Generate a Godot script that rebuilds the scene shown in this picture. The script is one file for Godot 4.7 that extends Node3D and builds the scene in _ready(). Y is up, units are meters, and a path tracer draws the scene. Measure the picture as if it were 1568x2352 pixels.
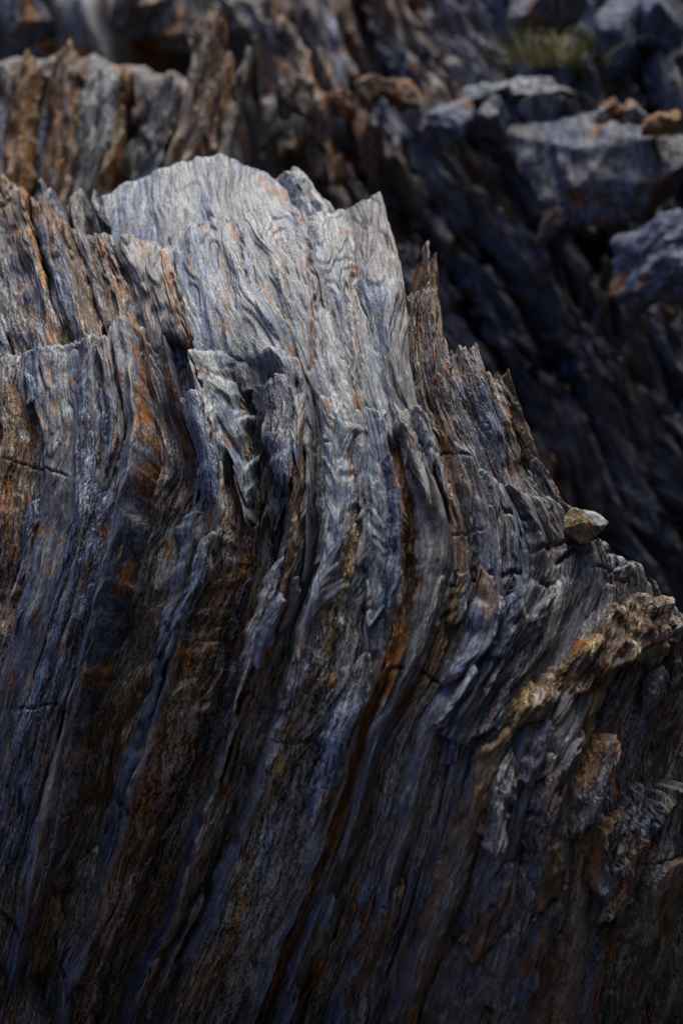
extends Node3D
# A folded schist outcrop in front of a rocky slope, seen close, at dusk under a blue sky with a low warm sun.

const TILT := -15.0
const FOV := 32.0
const EYE := Vector3(0.0, 1.6, 0.0)

# ---------------------------------------------------------------- strata of the outcrop
# Fifteen bedding lines, from the left to the right of the outcrop, each as the sight line on which it passes at ten heights.
const ROWS := [250, 450, 650, 850, 1050, 1250, 1450, 1700, 2000, 2450]
const BEDS := [
	[-110, -100, -60, -20, -10, -40, -90, -165, -260, -400],
	[20, 30, 75, 115, 122, 95, 45, -30, -115, -240],
	[110, 125, 185, 228, 232, 210, 152, 92, 20, -90],
	[205, 200, 265, 322, 348, 300, 252, 172, 112, 10],
	[330, 352, 390, 435, 492, 482, 418, 345, 258, 110],
	[440, 478, 548, 655, 678, 662, 605, 526, 432, 275],
	[545, 580, 670, 735, 765, 762, 712, 636, 548, 395],
	[680, 760, 800, 850, 902, 925, 903, 822, 728, 570],
	[840, 880, 925, 940, 1003, 1046, 1002, 884, 790, 640],
	[930, 955, 985, 1005, 1085, 1135, 1118, 1000, 918, 780],
	[990, 1010, 1040, 1080, 1160, 1238, 1205, 1095, 1020, 890],
	[1040, 1060, 1095, 1150, 1245, 1330, 1305, 1205, 1135, 1010],
	[1090, 1110, 1150, 1215, 1320, 1425, 1425, 1325, 1265, 1150],
	[1140, 1160, 1205, 1285, 1400, 1510, 1540, 1465, 1415, 1310],
	[1190, 1210, 1260, 1350, 1480, 1600, 1660, 1610, 1570, 1480],
	[1300, 1320, 1370, 1460, 1590, 1720, 1790, 1750, 1710, 1640],
]
const U0 := -2.0
const DU := 0.125
const NU := 145
var V0 := 200.0
const DV := 20.0
const NV := 118
var bed_p := PackedVector3Array()      # points of the bedding surface
var bed_n := PackedVector3Array()      # its normals
var bed_q := PackedFloat32Array()      # the sight line each lies on
var bed_t := PackedFloat32Array()      # metres along each bedding line
var cam: Transform3D
var tan_half: float
var na: FastNoiseLite
var nb: FastNoiseLite
var nc: FastNoiseLite
var nd: FastNoiseLite
var names := {}
var mats := {}

# colours of rock as they are in daylight, linear: [dark tone, light tone]
const TONES := {
	"blue": [Color(0.08, 0.108, 0.185), Color(0.235, 0.28, 0.385)],
	"grey": [Color(0.105, 0.108, 0.118), Color(0.32, 0.32, 0.325)],
	"pale": [Color(0.24, 0.275, 0.32), Color(0.52, 0.55, 0.56)],
	"ice": [Color(0.15, 0.20, 0.29), Color(0.36, 0.43, 0.53)],
	"mauve": [Color(0.135, 0.13, 0.16), Color(0.27, 0.255, 0.30)],
	"brown": [Color(0.10, 0.056, 0.03), Color(0.28, 0.175, 0.095)],
	"dark": [Color(0.065, 0.062, 0.064), Color(0.165, 0.155, 0.15)],
	"slate": [Color(0.062, 0.072, 0.10), Color(0.165, 0.18, 0.22)],
	"pink": [Color(0.25, 0.19, 0.165), Color(0.42, 0.35, 0.31)],
	"rust": [Color(0.27, 0.115, 0.028), Color(0.46, 0.26, 0.10)],
	"ochre": [Color(0.19, 0.12, 0.045), Color(0.38, 0.28, 0.13)],
	"olive": [Color(0.11, 0.11, 0.075), Color(0.22, 0.22, 0.17)],
}
const RUST := Color(0.36, 0.14, 0.026)
const CRUST := Color(0.42, 0.42, 0.40)


func noise(seed_: int, octaves := 3, kind := FastNoiseLite.TYPE_SIMPLEX_SMOOTH) -> FastNoiseLite:
	var n := FastNoiseLite.new()
	n.seed = seed_
	n.noise_type = kind
	n.frequency = 1.0
	n.fractal_type = FastNoiseLite.FRACTAL_FBM
	n.fractal_octaves = octaves
	return n


func ray(x: float, y: float) -> Vector3:
	return (cam.basis * Vector3((x - 784.0) / 1176.0 * tan_half, (1176.0 - y) / 1176.0 * tan_half, -1.0)).normalized()


# the rock face: nearly upright below, leaning back towards its crest, turning away to the right
func face_z(x: float, y: float) -> float:
	var t := (y - EYE.y + 1.7) / 1.5
	var z := -2.82 - 1.5 * (-0.25 * t + 0.56 * t * t + 0.22 * t * t * t)
	if t < 0.0:
		z = -2.82 + 0.375 * t
	var r := maxf(0.0, x - 0.15)
	var l := maxf(0.0, -0.2 - x)
	return z - 0.55 * r * r - 0.35 * l * l + 0.04 * sin(x * 5.0 + y * 2.0)


# the slope behind it
func slope_z(x: float, y: float) -> float:
	var yy := y - EYE.y
	var z := -4.75 - 0.85 * (yy + 0.35)
	z += 0.35 * clampf(-x / 0.6, -1.0, 1.0)
	return z


# the steep bedrock across the gully, and the ridge behind the crest
func across_z(_x: float, y: float) -> float:
	var yy := y - EYE.y
	if yy < -0.25:
		return -4.4 - 0.42 * (yy + 1.2)
	return -4.8 - 0.9 * (yy + 0.25)


func ridge_z(_x: float, y: float) -> float:
	return -4.25 - 0.85 * (y - EYE.y + 0.3)


var beds := 0      # which set of beds is laid: the outcrop, the bedrock across the gully, the ridge


func bed_z(x: float, y: float) -> float:
	return face_z(x, y) if beds == 0 else (across_z(x, y) if beds == 1 else ridge_z(x, y))


func hit(x: float, y: float, behind: bool) -> Vector3:
	var d := ray(x, y)
	var lo := 1.5
	var hi := 14.0
	for i in 22:
		var m := (lo + hi) * 0.5
		var p := EYE + d * m
		var s := slope_z(p.x, p.y) if behind else bed_z(p.x, p.y)
		if p.z > s:
			lo = m
		else:
			hi = m
	return EYE + d * lo


func cubic(a: float, b: float, c: float, d: float, t: float) -> float:
	return b + 0.5 * t * (c - a + t * (2.0 * a - 5.0 * b + 4.0 * c - d + t * (3.0 * (b - c) + d - a)))


func bed_x(u: float, y: float) -> float:
	if beds == 1:
		return 560.0 + 100.0 * u + 0.5 * (y - 300.0) + 26.0 * sin(y * 0.006 + u * 0.8)
	if beds == 2:
		return -80.0 + 40.0 * u - 0.17 * (y - 250.0) + 9.0 * sin(y * 0.013 + u * 0.4)
	var k := 0
	while k < 8 and y > ROWS[k + 1]:
		k += 1
	var t: float = clampf((y - ROWS[k]) / float(ROWS[k + 1] - ROWS[k]), -1.0, 1.2)
	var i := clampi(int(floor(u)), 0, 14)
	var f := u - i
	var c := [0.0, 0.0, 0.0, 0.0]
	for m in 4:
		var g: Array = BEDS[clampi(i - 1 + m, 0, 15)]
		if t < 0.0 or t > 1.0:
			c[m] = lerpf(g[k], g[k + 1], t)
		else:
			c[m] = cubic(g[maxi(k - 1, 0)], g[k], g[k + 1], g[mini(k + 2, 9)], t)
	if f < 0.0 or f > 1.0 or i == 0 or i == 14:
		return lerpf(c[1], c[2], f)
	return cubic(c[0], c[1], c[2], c[3], f)


func lay_beds(which: int, first_row: float) -> void:
	beds = which
	V0 = first_row
	bed_p.resize(NU * NV)
	bed_n.resize(NU * NV)
	bed_t.resize(NU * NV)
	bed_q.resize(NU * NV)
	for i in NU:
		var u := U0 + i * DU
		var t := 0.0
		for j in NV:
			var y := V0 + j * DV
			var uw := u + 0.10 * nc.get_noise_2d(u * 0.9, y * 0.0034) + 0.03 * nc.get_noise_2d(u * 2.5, y * 0.012)
			var p := hit(bed_x(uw, y), y, false)
			bed_p[i * NV + j] = p
			bed_q[i * NV + j] = bed_x(uw, y)
			var e := 0.02
			bed_n[i * NV + j] = Vector3(-(bed_z(p.x + e, p.y) - bed_z(p.x - e, p.y)) / (2.0 * e), -(bed_z(p.x, p.y + e) - bed_z(p.x, p.y - e)) / (2.0 * e), 1.0).normalized()
			if j > 0:
				t += p.distance_to(bed_p[i * NV + j - 1])
			bed_t[i * NV + j] = t


func line(pts: Array, u: float) -> float:
	var n := pts.size()
	if u <= pts[0][0]:
		return pts[0][1]
	for i in range(1, n):
		if u <= pts[i][0]:
			var f: float = (u - pts[i - 1][0]) / (pts[i][0] - pts[i - 1][0])
			return lerpf(pts[i - 1][1], pts[i][1], f)
	return pts[n - 1][1]


# ---------------------------------------------------------------- naming and committing
func numbered(called: String) -> String:
	var n: int = names.get(called, -1) + 1
	names[called] = n
	return called if n == 0 else "%s_%03d" % [called, n]


func tag(o: Node3D, label: String, category := "", group := "", kind := "") -> void:
	if label:
		o.set_meta("label", label)
	if category:
		o.set_meta("category", category)
	if group:
		o.set_meta("group", group)
	if kind:
		o.set_meta("kind", kind)


func thing(called: String, label: String, category: String, at := Vector3.ZERO, group := "") -> Node3D:
	var o := Node3D.new()
	o.name = numbered(called)
	o.position = at
	tag(o, label, category, group)
	add_child(o)
	return o


func commit(called: String, arrays: Array, mat: Material, parent: Node = self) -> MeshInstance3D:
	var m := ArrayMesh.new()
	m.add_surface_from_arrays(Mesh.PRIMITIVE_TRIANGLES, arrays)
	var o := MeshInstance3D.new()
	o.name = numbered(called) if parent == self else called
	o.mesh = m
	o.material_override = mat
	parent.add_child(o, true)
	return o


func grid_arrays(p: PackedVector3Array, c: PackedColorArray, uv: PackedVector2Array, ni: int, nj: int, flip := false) -> Array:
	var nrm := PackedVector3Array()
	nrm.resize(ni * nj)
	for i in ni:
		var ia := maxi(i - 1, 0) * nj
		var ib := mini(i + 1, ni - 1) * nj
		var io := i * nj
		for j in nj:
			var a := p[ib + j] - p[ia + j]
			var b := p[io + mini(j + 1, nj - 1)] - p[io + maxi(j - 1, 0)]
			var n := b.cross(a)
			nrm[io + j] = (-n if flip else n).normalized()
	var ix := PackedInt32Array()
	ix.resize((ni - 1) * (nj - 1) * 6)
	var k := 0
	for i in ni - 1:
		for j in nj - 1:
			var o := i * nj + j
			if flip:
				ix[k] = o; ix[k + 1] = o + 1; ix[k + 2] = o + nj
				ix[k + 3] = o + 1; ix[k + 4] = o + nj + 1; ix[k + 5] = o + nj
			else:
				ix[k] = o; ix[k + 1] = o + nj; ix[k + 2] = o + 1
				ix[k + 3] = o + 1; ix[k + 4] = o + nj; ix[k + 5] = o + nj + 1
			k += 6
	var arr := []
	arr.resize(Mesh.ARRAY_MAX)
	arr[Mesh.ARRAY_VERTEX] = p
	arr[Mesh.ARRAY_NORMAL] = nrm
	arr[Mesh.ARRAY_COLOR] = c
	arr[Mesh.ARRAY_TEX_UV] = uv
	arr[Mesh.ARRAY_INDEX] = ix
	return arr


func mix(a: Color, b: Color, t: float) -> Color:
	return a.lerp(b, clampf(t, 0.0, 1.0))


# ---------------------------------------------------------------- one bed of rock
# o: u0, u1 (at its top), v0, v1 (at its foot), top (line of heights by u), end (likewise), raise and prof in cm across the bed,
# tone, rust (how much), crust, jag, round (cm), thick (m), flake
# (the beds of one set are shaped side by side by build_layers)
var waiting := []


func layer(parent: Node3D, called: String, o: Dictionary) -> void:
	waiting.append([parent, called, o, null])


func shape_waiting(i: int) -> void:
	waiting[i][3] = layer_arrays(waiting[i][2])


func build_layers() -> void:
	var task := WorkerThreadPool.add_group_task(shape_waiting, waiting.size(), -1, true)
	WorkerThreadPool.wait_for_group_task_completion(task)
	for w in waiting:
		commit(w[1], w[3], mats[w[2].get("mat", "rock")], w[0])
	waiting = []


func layer_arrays(o: Dictionary) -> Array:
	var u0: float = o.u[0]
	var u1: float = o.u[1]
	var v0: float = o.get("v", o.u)[0]
	var v1: float = o.get("v", o.u)[1]
	var top: Array = o.top
	var end: Array = o.get("end", [[0, 2440]])
	var lift: float = o.get("raise", 0.0) * 0.01
	var pr: Array = o.get("prof", [0, 0, 0, 0])
	var tone: Array = TONES[o.tone]
	var tone2: Array = TONES[o.get("tone2", o.tone)]
	var rust: float = o.get("rust", 0.3)
	var crust: float = o.get("crust", 0.1)
	var jag: float = o.get("jag", 0.05)
	var jag_top: float = o.get("jag_top", 10.0)
	var rim: float = o.get("round", 1.0) * 0.01
	var rim_top: float = o.get("round_top", 2.0) * 0.01
	var thick: float = o.get("thick", 0.12)
	var flake: float = o.get("flake", 1.0)
	var rough: float = o.get("rough", 1.0)
	var taper_top: float = o.get("taper_top", 0.0)
	var taper_foot: float = o.get("taper_foot", 0.0)
	var taper_at: float = o.get("taper_at", 0.5)
	var grow: float = o.get("grow", 0.0)
	var lumpy: float = o.get("lumpy", 0.0)
	var dome: float = o.get("dome", 0.0) * 0.01
	var rim_foot: float = o.get("round_foot", 0.0) * 0.01
	var marks: Array = o.get("marks", [])
	var sd: float = o.get("seed", u0 * 7.3 + o.top[0][1] * 0.013)
	var ymid := (line(top, (u0 + u1) * 0.5) + line(end, (u0 + u1) * 0.5)) * 0.5
	var wide := absf(bed_x(u1, ymid) - bed_x(u0, ymid))
	var long := line(end, (u0 + u1) * 0.5) - line(top, (u0 + u1) * 0.5)
	var near_marks := []
	var x0 := INF
	var x1 := -INF
	for k in 6:
		var yk := lerpf(line(top, (u0 + u1) * 0.5), line(end, (u0 + u1) * 0.5), k / 5.0)
		x0 = minf(x0, minf(bed_x(minf(u0, v0), yk), bed_x(u0, yk)) - 70.0)
		x1 = maxf(x1, maxf(bed_x(maxf(u1, v1), yk), bed_x(u1, yk)) + 70.0)
	for mk in marks:
		var a := INF
		var b := -INF
		for q in mk[1]:
			a = minf(a, q[0] if mk[0] else q[1])
			b = maxf(b, q[0] if mk[0] else q[1])
		if b > x0 and a < x1:
			near_marks.append(mk)
	wide /= o.get("coarse", 1.0)
	var ci := maxi(6, int(wide / 2.2))
	var cj := maxi(8, int(long / 4.6 / o.get("coarse", 1.0)))
	var ni := ci + 9          # four rows of broken edge on each side
	var nj := cj + 8
	var p := PackedVector3Array()
	var c := PackedColorArray()
	var uv := PackedVector2Array()
	p.resize(ni * nj)
	c.resize(ni * nj)
	uv.resize(ni * nj)
	var width_m: float = wide * 0.00078 * o.get("coarse", 1.0)
	for i in ni:
		var q := clampf((i - 4) / float(ci), 0.0, 1.0)
		var side := 0
		if i < 4:
			side = 4 - i
		elif i > ci + 4:
			side = i - ci - 4
		var h0 := 0.0
		var f3 := q * 3.0
		var k3 := clampi(int(f3), 0, 2)
		h0 = cubic(pr[maxi(k3 - 1, 0)], pr[k3], pr[k3 + 1], pr[mini(k3 + 2, 3)], f3 - k3) * 0.01
		for j in nj:
			var w := clampf((j - 4) / float(cj), 0.0, 1.0)
			w = w * (0.55 + 0.45 * w)
			var topside := maxi(0, 4 - j)
			var footside := maxi(0, j - cj - 4)
			var e0 := lerpf(u0, v0, w)
			var e1 := lerpf(u1, v1, w)
			if taper_top > 0.0 and w < taper_top:
				var ta := 1.0 - w / taper_top
				var tm := lerpf(0.5, taper_at, 1.0)
				var sh := sqrt(1.0 - ta * ta * 0.97)
				e0 = lerpf(lerpf(e0, e1, tm), e0, sh)
				e1 = lerpf(lerpf(lerpf(u0, v0, w), e1, tm), e1, sh)
			if taper_foot > 0.0 and w > 1.0 - taper_foot:
				var tf := 1.0 - (1.0 - w) / taper_foot
				var sf := 1.0 - tf * tf * 0.9
				var mid := lerpf(e0, e1, taper_at)
				e0 = lerpf(mid, e0, sf)
				e1 = lerpf(mid, e1, sf)
			var jl := nd.get_noise_2d(w * long * 0.011 + sd * 3.1, sd) * jag * 1.6
			var jr := nd.get_noise_2d(w * long * 0.011 - sd * 2.3, sd + 40.0) * jag * 1.6
			var u := lerpf(e0 + jl, e1 + jr, q)
			var ys := line(top, u) + jag_top * (1.1 * nc.get_noise_2d(u * 2.4, sd + 11.0) + 0.5 * roundf(nd.get_noise_2d(u * 3.3, sd + 31.0) * 3.0))
			var y := lerpf(ys, line(end, u), w)
			var px := 0.0
			# where on the bedding surface
			var gu := clampf((u - U0) / DU, 0.0, NU - 1.001)
			var gv := clampf((y - V0) / DV, 0.0, NV - 1.001)
			var iu := int(gu)
			var iv := int(gv)
			var fu := gu - iu
			var fv := gv - iv
			var g := iu * NV + iv
			var b := bed_p[g].lerp(bed_p[g + NV], fu).lerp(bed_p[g + 1].lerp(bed_p[g + NV + 1], fu), fv)
			var n := bed_n[g].lerp(bed_n[g + NV], fu).lerp(bed_n[g + 1].lerp(bed_n[g + NV + 1], fu), fv)
			var t := lerpf(lerpf(bed_t[g], bed_t[g + NV], fu), lerpf(bed_t[g + 1], bed_t[g + NV + 1], fu), fv)
			var s := u * 0.09
			px = lerpf(lerpf(bed_q[g], bed_q[g + NV], fu), lerpf(bed_q[g + 1], bed_q[g + NV + 1], fu), fv)
			s += 0.010 * nc.get_noise_2d(t * 4.0, s * 9.0)
			# relief
			var n1 := na.get_noise_2d(s * 26.0, t * 1.7)
			var n2 := nb.get_noise_2d(s * 120.0, t * 7.0)
			var n3 := nc.get_noise_2d(s * 7.0 + sd, t * 3.6)
			var gr := 1.0 - grow * (1.0 - lerpf(0.15, 1.5, smoothstep(0.60, 1.08, t)))
			var n4 := nd.get_noise_2d(s * 9.0 + sd, t * 2.0 + s * 5.0)
			var h := lift + h0 * gr * (1.0 + 0.55 * n3) + (n1 * 0.0022 + n2 * 0.0013 + n3 * 0.013) * rough
			var fl := n4 * 4.0 + n1 * 0.8
			var fk := floorf(fl)
			var ff := fl - fk
			h += (fk + smoothstep(0.86, 0.97, ff)) * 0.0052 * flake
			if lumpy > 0.0:
				h += lumpy * (nc.get_noise_3d(b.x * 16.0, b.y * 16.0, b.z * 16.0) * 0.034 + na.get_noise_3d(b.x * 45.0, b.y * 45.0, b.z * 45.0) * 0.007)
			var vein := 0.0
			for m in near_marks:
				var mk: Array = m
				var first: float = mk[1][0][0]
				var last: float = mk[1][mk[1].size() - 1][0]
				var along := px if mk[0] else y
				if along < first or along > last:
					continue
				var off := absf((y if mk[0] else px) - line(mk[1], along) + 7.0 * nc.get_noise_2d(along * 0.03, 3.0)) / float(mk[2])
				if off < 3.0:
					var near := exp(-off * off) * smoothstep(0.0, 18.0, minf(along - first, last - along))
					h -= near * mk[3] * 0.01
					vein = maxf(vein, near * mk[4])
			var sink := 0.0
			# broken, rounded edges
			var ds := minf(q, 1.0 - q) * width_m
			if ds < rim:
				var a := 1.0 - ds / rim
				h -= rim * (1.0 - sqrt(1.0 - a * a * 0.96))
			var dt := (y - ys) * 0.0009
			if dt < rim_top:
				var a2 := 1.0 - dt / rim_top
				h -= rim_top * (1.0 - sqrt(1.0 - a2 * a2 * 0.96)) * 0.9
			if dome > 0.0:
				var dd := maxf(0.0, 1.0 - dt / 0.26)
				h -= dome * dd * dd
			if rim_foot > 0.0:
				var df := (line(end, u) - y) * 0.0009
				if df < rim_foot:
					var a3 := 1.0 - df / rim_foot
					h -= rim_foot * (1.0 - sqrt(1.0 - a3 * a3 * 0.96))
			if side > 0 or topside > 0 or footside > 0:
				var deep := maxi(side, maxi(topside, footside))
				sink = [0.0, 0.014, 0.034, 0.06, thick][deep]
				h -= sink
				b += Vector3((1.0 if i < 4 else -1.0) * minf(sink, 0.05) * (0.3 + 0.3 * n3) if side > 0 else 0.0, 0.0, 0.0)
			p[i * nj + j] = b + n * h
			uv[i * nj + j] = Vector2((u * 0.09 + sink) / 0.30 + sd, t / 0.9 + sd * 0.37)
			# colour
			var m1 := na.get_noise_2d(s * 48.0 + 30.0, t * 1.5 + 9.0)
			var m2 := nc.get_noise_2d(s * 13.0 + 70.0, t * 2.4 + sd)
			var k := clampf(0.5 + m1 * 0.95 + n2 * 0.35, 0.0, 1.0)
			var ca := mix(tone[0], tone[1], k)
			var cb := mix(tone2[0], tone2[1], k)
			var col := mix(ca, cb, smoothstep(-0.12, 0.2, m2 + m1 * 0.4))
			var er := smoothstep(0.78, 1.0, q) * 0.55
			var rr := smoothstep(0.12, 0.5, nd.get_noise_2d(s * 24.0 + 5.0, t * 6.0 + 3.0) + er + rust - 0.58)
			col = mix(col, RUST, rr * 0.85)
			col = mix(col, RUST, vein * (0.45 + 0.55 * smoothstep(-0.3, 0.15, n2 + n3)))
			var cr := smoothstep(0.1, 0.45, nb.get_noise_2d(s * 60.0 + 17.0, t * 22.0) + crust - 0.3)
			col = mix(col, CRUST, cr * 0.7)
			c[i * nj + j] = col
	return grid_arrays(p, c, uv, ni, nj)


# ---------------------------------------------------------------- loose blocks, columns, slabs
# a block with faces cut by random planes, stretched, and grained along its own y axis
func block(called: String, parent: Node, at: Vector3, size: Vector3, turn: Vector3, tone: String, seed_: int, o := {}) -> MeshInstance3D:
	var rng := RandomNumberGenerator.new()
	rng.seed = seed_
	var cuts := []
	for i in int(o.get("cuts", 16)):
		var d := Vector3(rng.randfn(), rng.randfn() * 0.8, rng.randfn()).normalized()
		cuts.append([d, rng.randf_range(o.get("cut", 0.55), 0.95)])
	var res: int = o.get("res", 20)
	var rough: float = o.get("rough", 1.0)
	var flute: float = o.get("flute", 0.0)
	var long: float = 0.35 if flute > 0.0 else 1.0
	var rust: float = o.get("rust", 0.3)
	var square: float = o.get("square", 4.0)
	var tn: Array = TONES[tone]
	var tn2: Array = TONES[o.get("tone2", tone)]
	var flat := minf(size.x, minf(size.y, size.z))
	var verts := PackedVector3Array()
	var cols := PackedColorArray()
	var nrms := PackedVector3Array()
	var ix := PackedInt32Array()
	var off := Vector3(seed_ % 97, seed_ % 53, seed_ % 31) * 1.7
	var axes := [[Vector3.RIGHT, Vector3.UP, Vector3.BACK], [Vector3.LEFT, Vector3.UP, Vector3.FORWARD], [Vector3.UP, Vector3.BACK, Vector3.RIGHT], [Vector3.DOWN, Vector3.BACK, Vector3.LEFT], [Vector3.BACK, Vector3.UP, Vector3.LEFT], [Vector3.FORWARD, Vector3.UP, Vector3.RIGHT]]
	for f in 6:
		var first := verts.size()
		var n: Vector3 = axes[f][0]
		var a: Vector3 = axes[f][1]
		var b: Vector3 = n.cross(a)
		for i in res + 1:
			for j in res + 1:
				var s := tan((i / float(res) * 2.0 - 1.0) * 0.7854)
				var t := tan((j / float(res) * 2.0 - 1.0) * 0.7854)
				var d := (n + a * s + b * t).normalized()
				# support of a rounded box, then of the cutting planes
				var r := 1.0 / pow(pow(absf(d.x), square) + pow(absf(d.y), square) + pow(absf(d.z), square), 1.0 / square)
				for q in cuts:
					var dd: float = d.dot(q[0])
					if dd > 0.05:
						r = minf(r, float(q[1]) / dd)
				var v := d * r * size
				var m := v + off
				var l1 := nc.get_noise_3d(m.x * 9.0, m.y * 3.5 * long, m.z * 9.0)
				var l2 := na.get_noise_3d(m.x * 34.0, m.y * 6.0 * long, m.z * 34.0)
				var l3 := nd.get_noise_3d(m.x * 14.0, m.y * 8.0, m.z * 14.0)
				var fl := l3 * 4.0
				var st := floorf(fl) + smoothstep(0.7, 1.0, fl - floorf(fl))
				v += d * (l1 * 0.07 * flat + flute * (l2 * 0.014 + l1 * 0.02) + (l2 * 0.003 + st * 0.006) * minf(1.0, flat / 0.06)) * rough
				verts.append(v)
				var k := clampf(0.5 + l2 * 0.9, 0.0, 1.0)
				var col := mix(mix(tn[0], tn[1], k), mix(tn2[0], tn2[1], k), smoothstep(-0.1, 0.15, l1 + l2 * 0.3))
				col = mix(col, RUST, smoothstep(0.1, 0.45, nd.get_noise_3d(m.x * 8.0 + 9.0, m.y * 4.0, m.z * 8.0) + rust - 0.4) * 0.85)
				cols.append(col)
		for i in res:
			for j in res:
				var o0 := first + i * (res + 1) + j
				ix.append_array([o0, o0 + 1, o0 + res + 1, o0 + 1, o0 + res + 2, o0 + res + 1])
	nrms.resize(verts.size())
	for i in range(0, ix.size(), 3):
		var nn := (verts[ix[i + 2]] - verts[ix[i]]).cross(verts[ix[i + 1]] - verts[ix[i]])
		nrms[ix[i]] += nn
		nrms[ix[i + 1]] += nn
		nrms[ix[i + 2]] += nn
	for i in nrms.size():
		nrms[i] = nrms[i].normalized()
	var arr := []
	arr.resize(Mesh.ARRAY_MAX)
	arr[Mesh.ARRAY_VERTEX] = verts
	arr[Mesh.ARRAY_NORMAL] = nrms
	arr[Mesh.ARRAY_COLOR] = cols
	arr[Mesh.ARRAY_INDEX] = ix
	var mi := commit(called, arr, mats.stone, parent)
	mi.rotation_degrees = turn
	mi.position = at
	return mi


# ---------------------------------------------------------------- materials
func streaks(seed_: int, w: int, h: int, fx: float, fy: float, octaves: int) -> PackedByteArray:
	var n := FastNoiseLite.new()
	n.seed = seed_
	n.noise_type = FastNoiseLite.TYPE_SIMPLEX
	n.frequency = fx
	n.fractal_octaves = octaves
	var im := n.get_seamless_image(w, int(h * fy / fx), false, false, 0.12, true)
	im.convert(Image.FORMAT_L8)
	im.resize(w, h, Image.INTERPOLATE_CUBIC)
	return im.get_data()


func make_materials() -> void:
	var size := 1024
	var a := streaks(11, size, size, 0.17, 0.055, 4)
	var b := streaks(12, size, size, 0.045, 0.010, 3)
	var d := streaks(13, size, size, 0.22, 0.16, 3)
	var tone := PackedByteArray()
	var high := PackedByteArray()
	tone.resize(size * size * 3)
	high.resize(size * size)
	for i in size * size:
		var v := (a[i] - 128) * 1.0 + (b[i] - 128) * 0.8 + (d[i] - 128) * 0.8
		var fleck := maxf(0.0, v - 38.0) * 1.5
		var t := clampf(164.0 + v * 1.8 + fleck, 24.0, 255.0)
		tone[i * 3] = int(t)
		tone[i * 3 + 1] = int(t)
		tone[i * 3 + 2] = int(minf(255.0, t * 1.01))
		high[i] = int(clampf(128.0 + (a[i] - 128) * 0.8 + (b[i] - 128) * 0.7 + (d[i] - 128) * 0.4, 0.0, 255.0))
	var it := Image.create_from_data(size, size, false, Image.FORMAT_RGB8, tone)
	for i in size * size * 3:
		tone[i] = 42 + tone[i] * 3 / 4
	var half := Image.create_from_data(size, size, false, Image.FORMAT_RGB8, tone)
	for i in size * size * 3:
		tone[i] = 60 + tone[i] * 62 / 100
	var soft := Image.create_from_data(size, size, false, Image.FORMAT_RGB8, tone)
	var ih := Image.create_from_data(size, size, false, Image.FORMAT_L8, high)
	var m := StandardMaterial3D.new()
	m.resource_name = "schist"
	m.vertex_color_use_as_albedo = true
	m.albedo_texture = ImageTexture.create_from_image(it)
	m.heightmap_enabled = true
	m.heightmap_texture = ImageTexture.create_from_image(ih)
	m.heightmap_scale = 0.2
	m.roughness = 0.62
	m.metallic_specular = 0.45
	mats.rock = m
	var sm := m.duplicate()
	sm.resource_name = "smooth schist"
	sm.albedo_texture = ImageTexture.create_from_image(soft)
	sm.heightmap_scale = 0.07
	mats.smooth = sm
	var hm := m.duplicate()
	hm.resource_name = "worn schist"
	hm.albedo_texture = ImageTexture.create_from_image(half)
	hm.heightmap_scale = 0.13
	mats.worn = hm
	var s := m.duplicate()
	s.resource_name = "weathered stone"
	s.uv1_triplanar = true
	s.uv1_scale = Vector3(2.2, 0.9, 2.2)
	s.heightmap_enabled = false
	s.heightmap_texture = null
	s.roughness = 0.75
	mats.stone = s


# ---------------------------------------------------------------- the scene
func _ready() -> void:
	var c := Camera3D.new()
	c.name = "camera"
	c.position = EYE
	c.rotation_degrees = Vector3(TILT, 0, 0)
	c.fov = FOV
	c.far = 300.0
	c.near = 0.05
	var attr := CameraAttributesPhysical.new()
	attr.frustum_focus_distance = 3.2
	attr.frustum_focal_length = 50.0
	attr.frustum_far = 300.0
	attr.exposure_aperture = 1.15
	c.attributes = attr
	add_child(c)
	c.fov = FOV
	cam = Transform3D(Basis.from_euler(Vector3(deg_to_rad(TILT), 0, 0)), EYE)
	tan_half = tan(deg_to_rad(FOV * 0.5))

	var env := Environment.new()
	env.background_mode = Environment.BG_SKY
	var sky_mat := ProceduralSkyMaterial.new()
	sky_mat.sky_top_color = Color(0.28, 0.40, 0.66)
	sky_mat.sky_horizon_color = Color(0.25, 0.33, 0.50)
	sky_mat.sky_curve = 0.15
	sky_mat.ground_bottom_color = Color(0.05, 0.05, 0.06)
	sky_mat.ground_horizon_color = Color(0.12, 0.13, 0.16)
	var sky := Sky.new()
	sky.sky_material = sky_mat
	env.sky = sky
	env.tonemap_mode = Environment.TONE_MAPPER_LINEAR
	env.tonemap_exposure = 1.6
	env.sdfgi_enabled = true
	env.ssao_enabled = true
	env.ssil_enabled = true
	var we := WorldEnvironment.new()
	we.name = "environment"
	we.environment = env
	add_child(we)

	var sun := DirectionalLight3D.new()
	sun.name = "sun"
	sun.light_energy = 1.6
	sun.light_angular_distance = 36.0
	sun.light_color = Color(1.0, 0.97, 0.94)
	sun.shadow_enabled = true
	sun.look_at_from_position(Vector3(0.12, 0.86, -0.34), Vector3.ZERO)
	add_child(sun)

	na = noise(3, 3)
	nb = noise(5, 2)
	nc = noise(7, 3)
	nd = noise(9, 3, FastNoiseLite.TYPE_SIMPLEX)
	make_materials()
	lay_beds(0, 200.0)
	var t0 := Time.get_ticks_msec()
	outcrop()
	build_layers()
	print("outcrop ms ", Time.get_ticks_msec() - t0)
	surroundings()
	print("all ms ", Time.get_ticks_msec() - t0)


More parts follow.
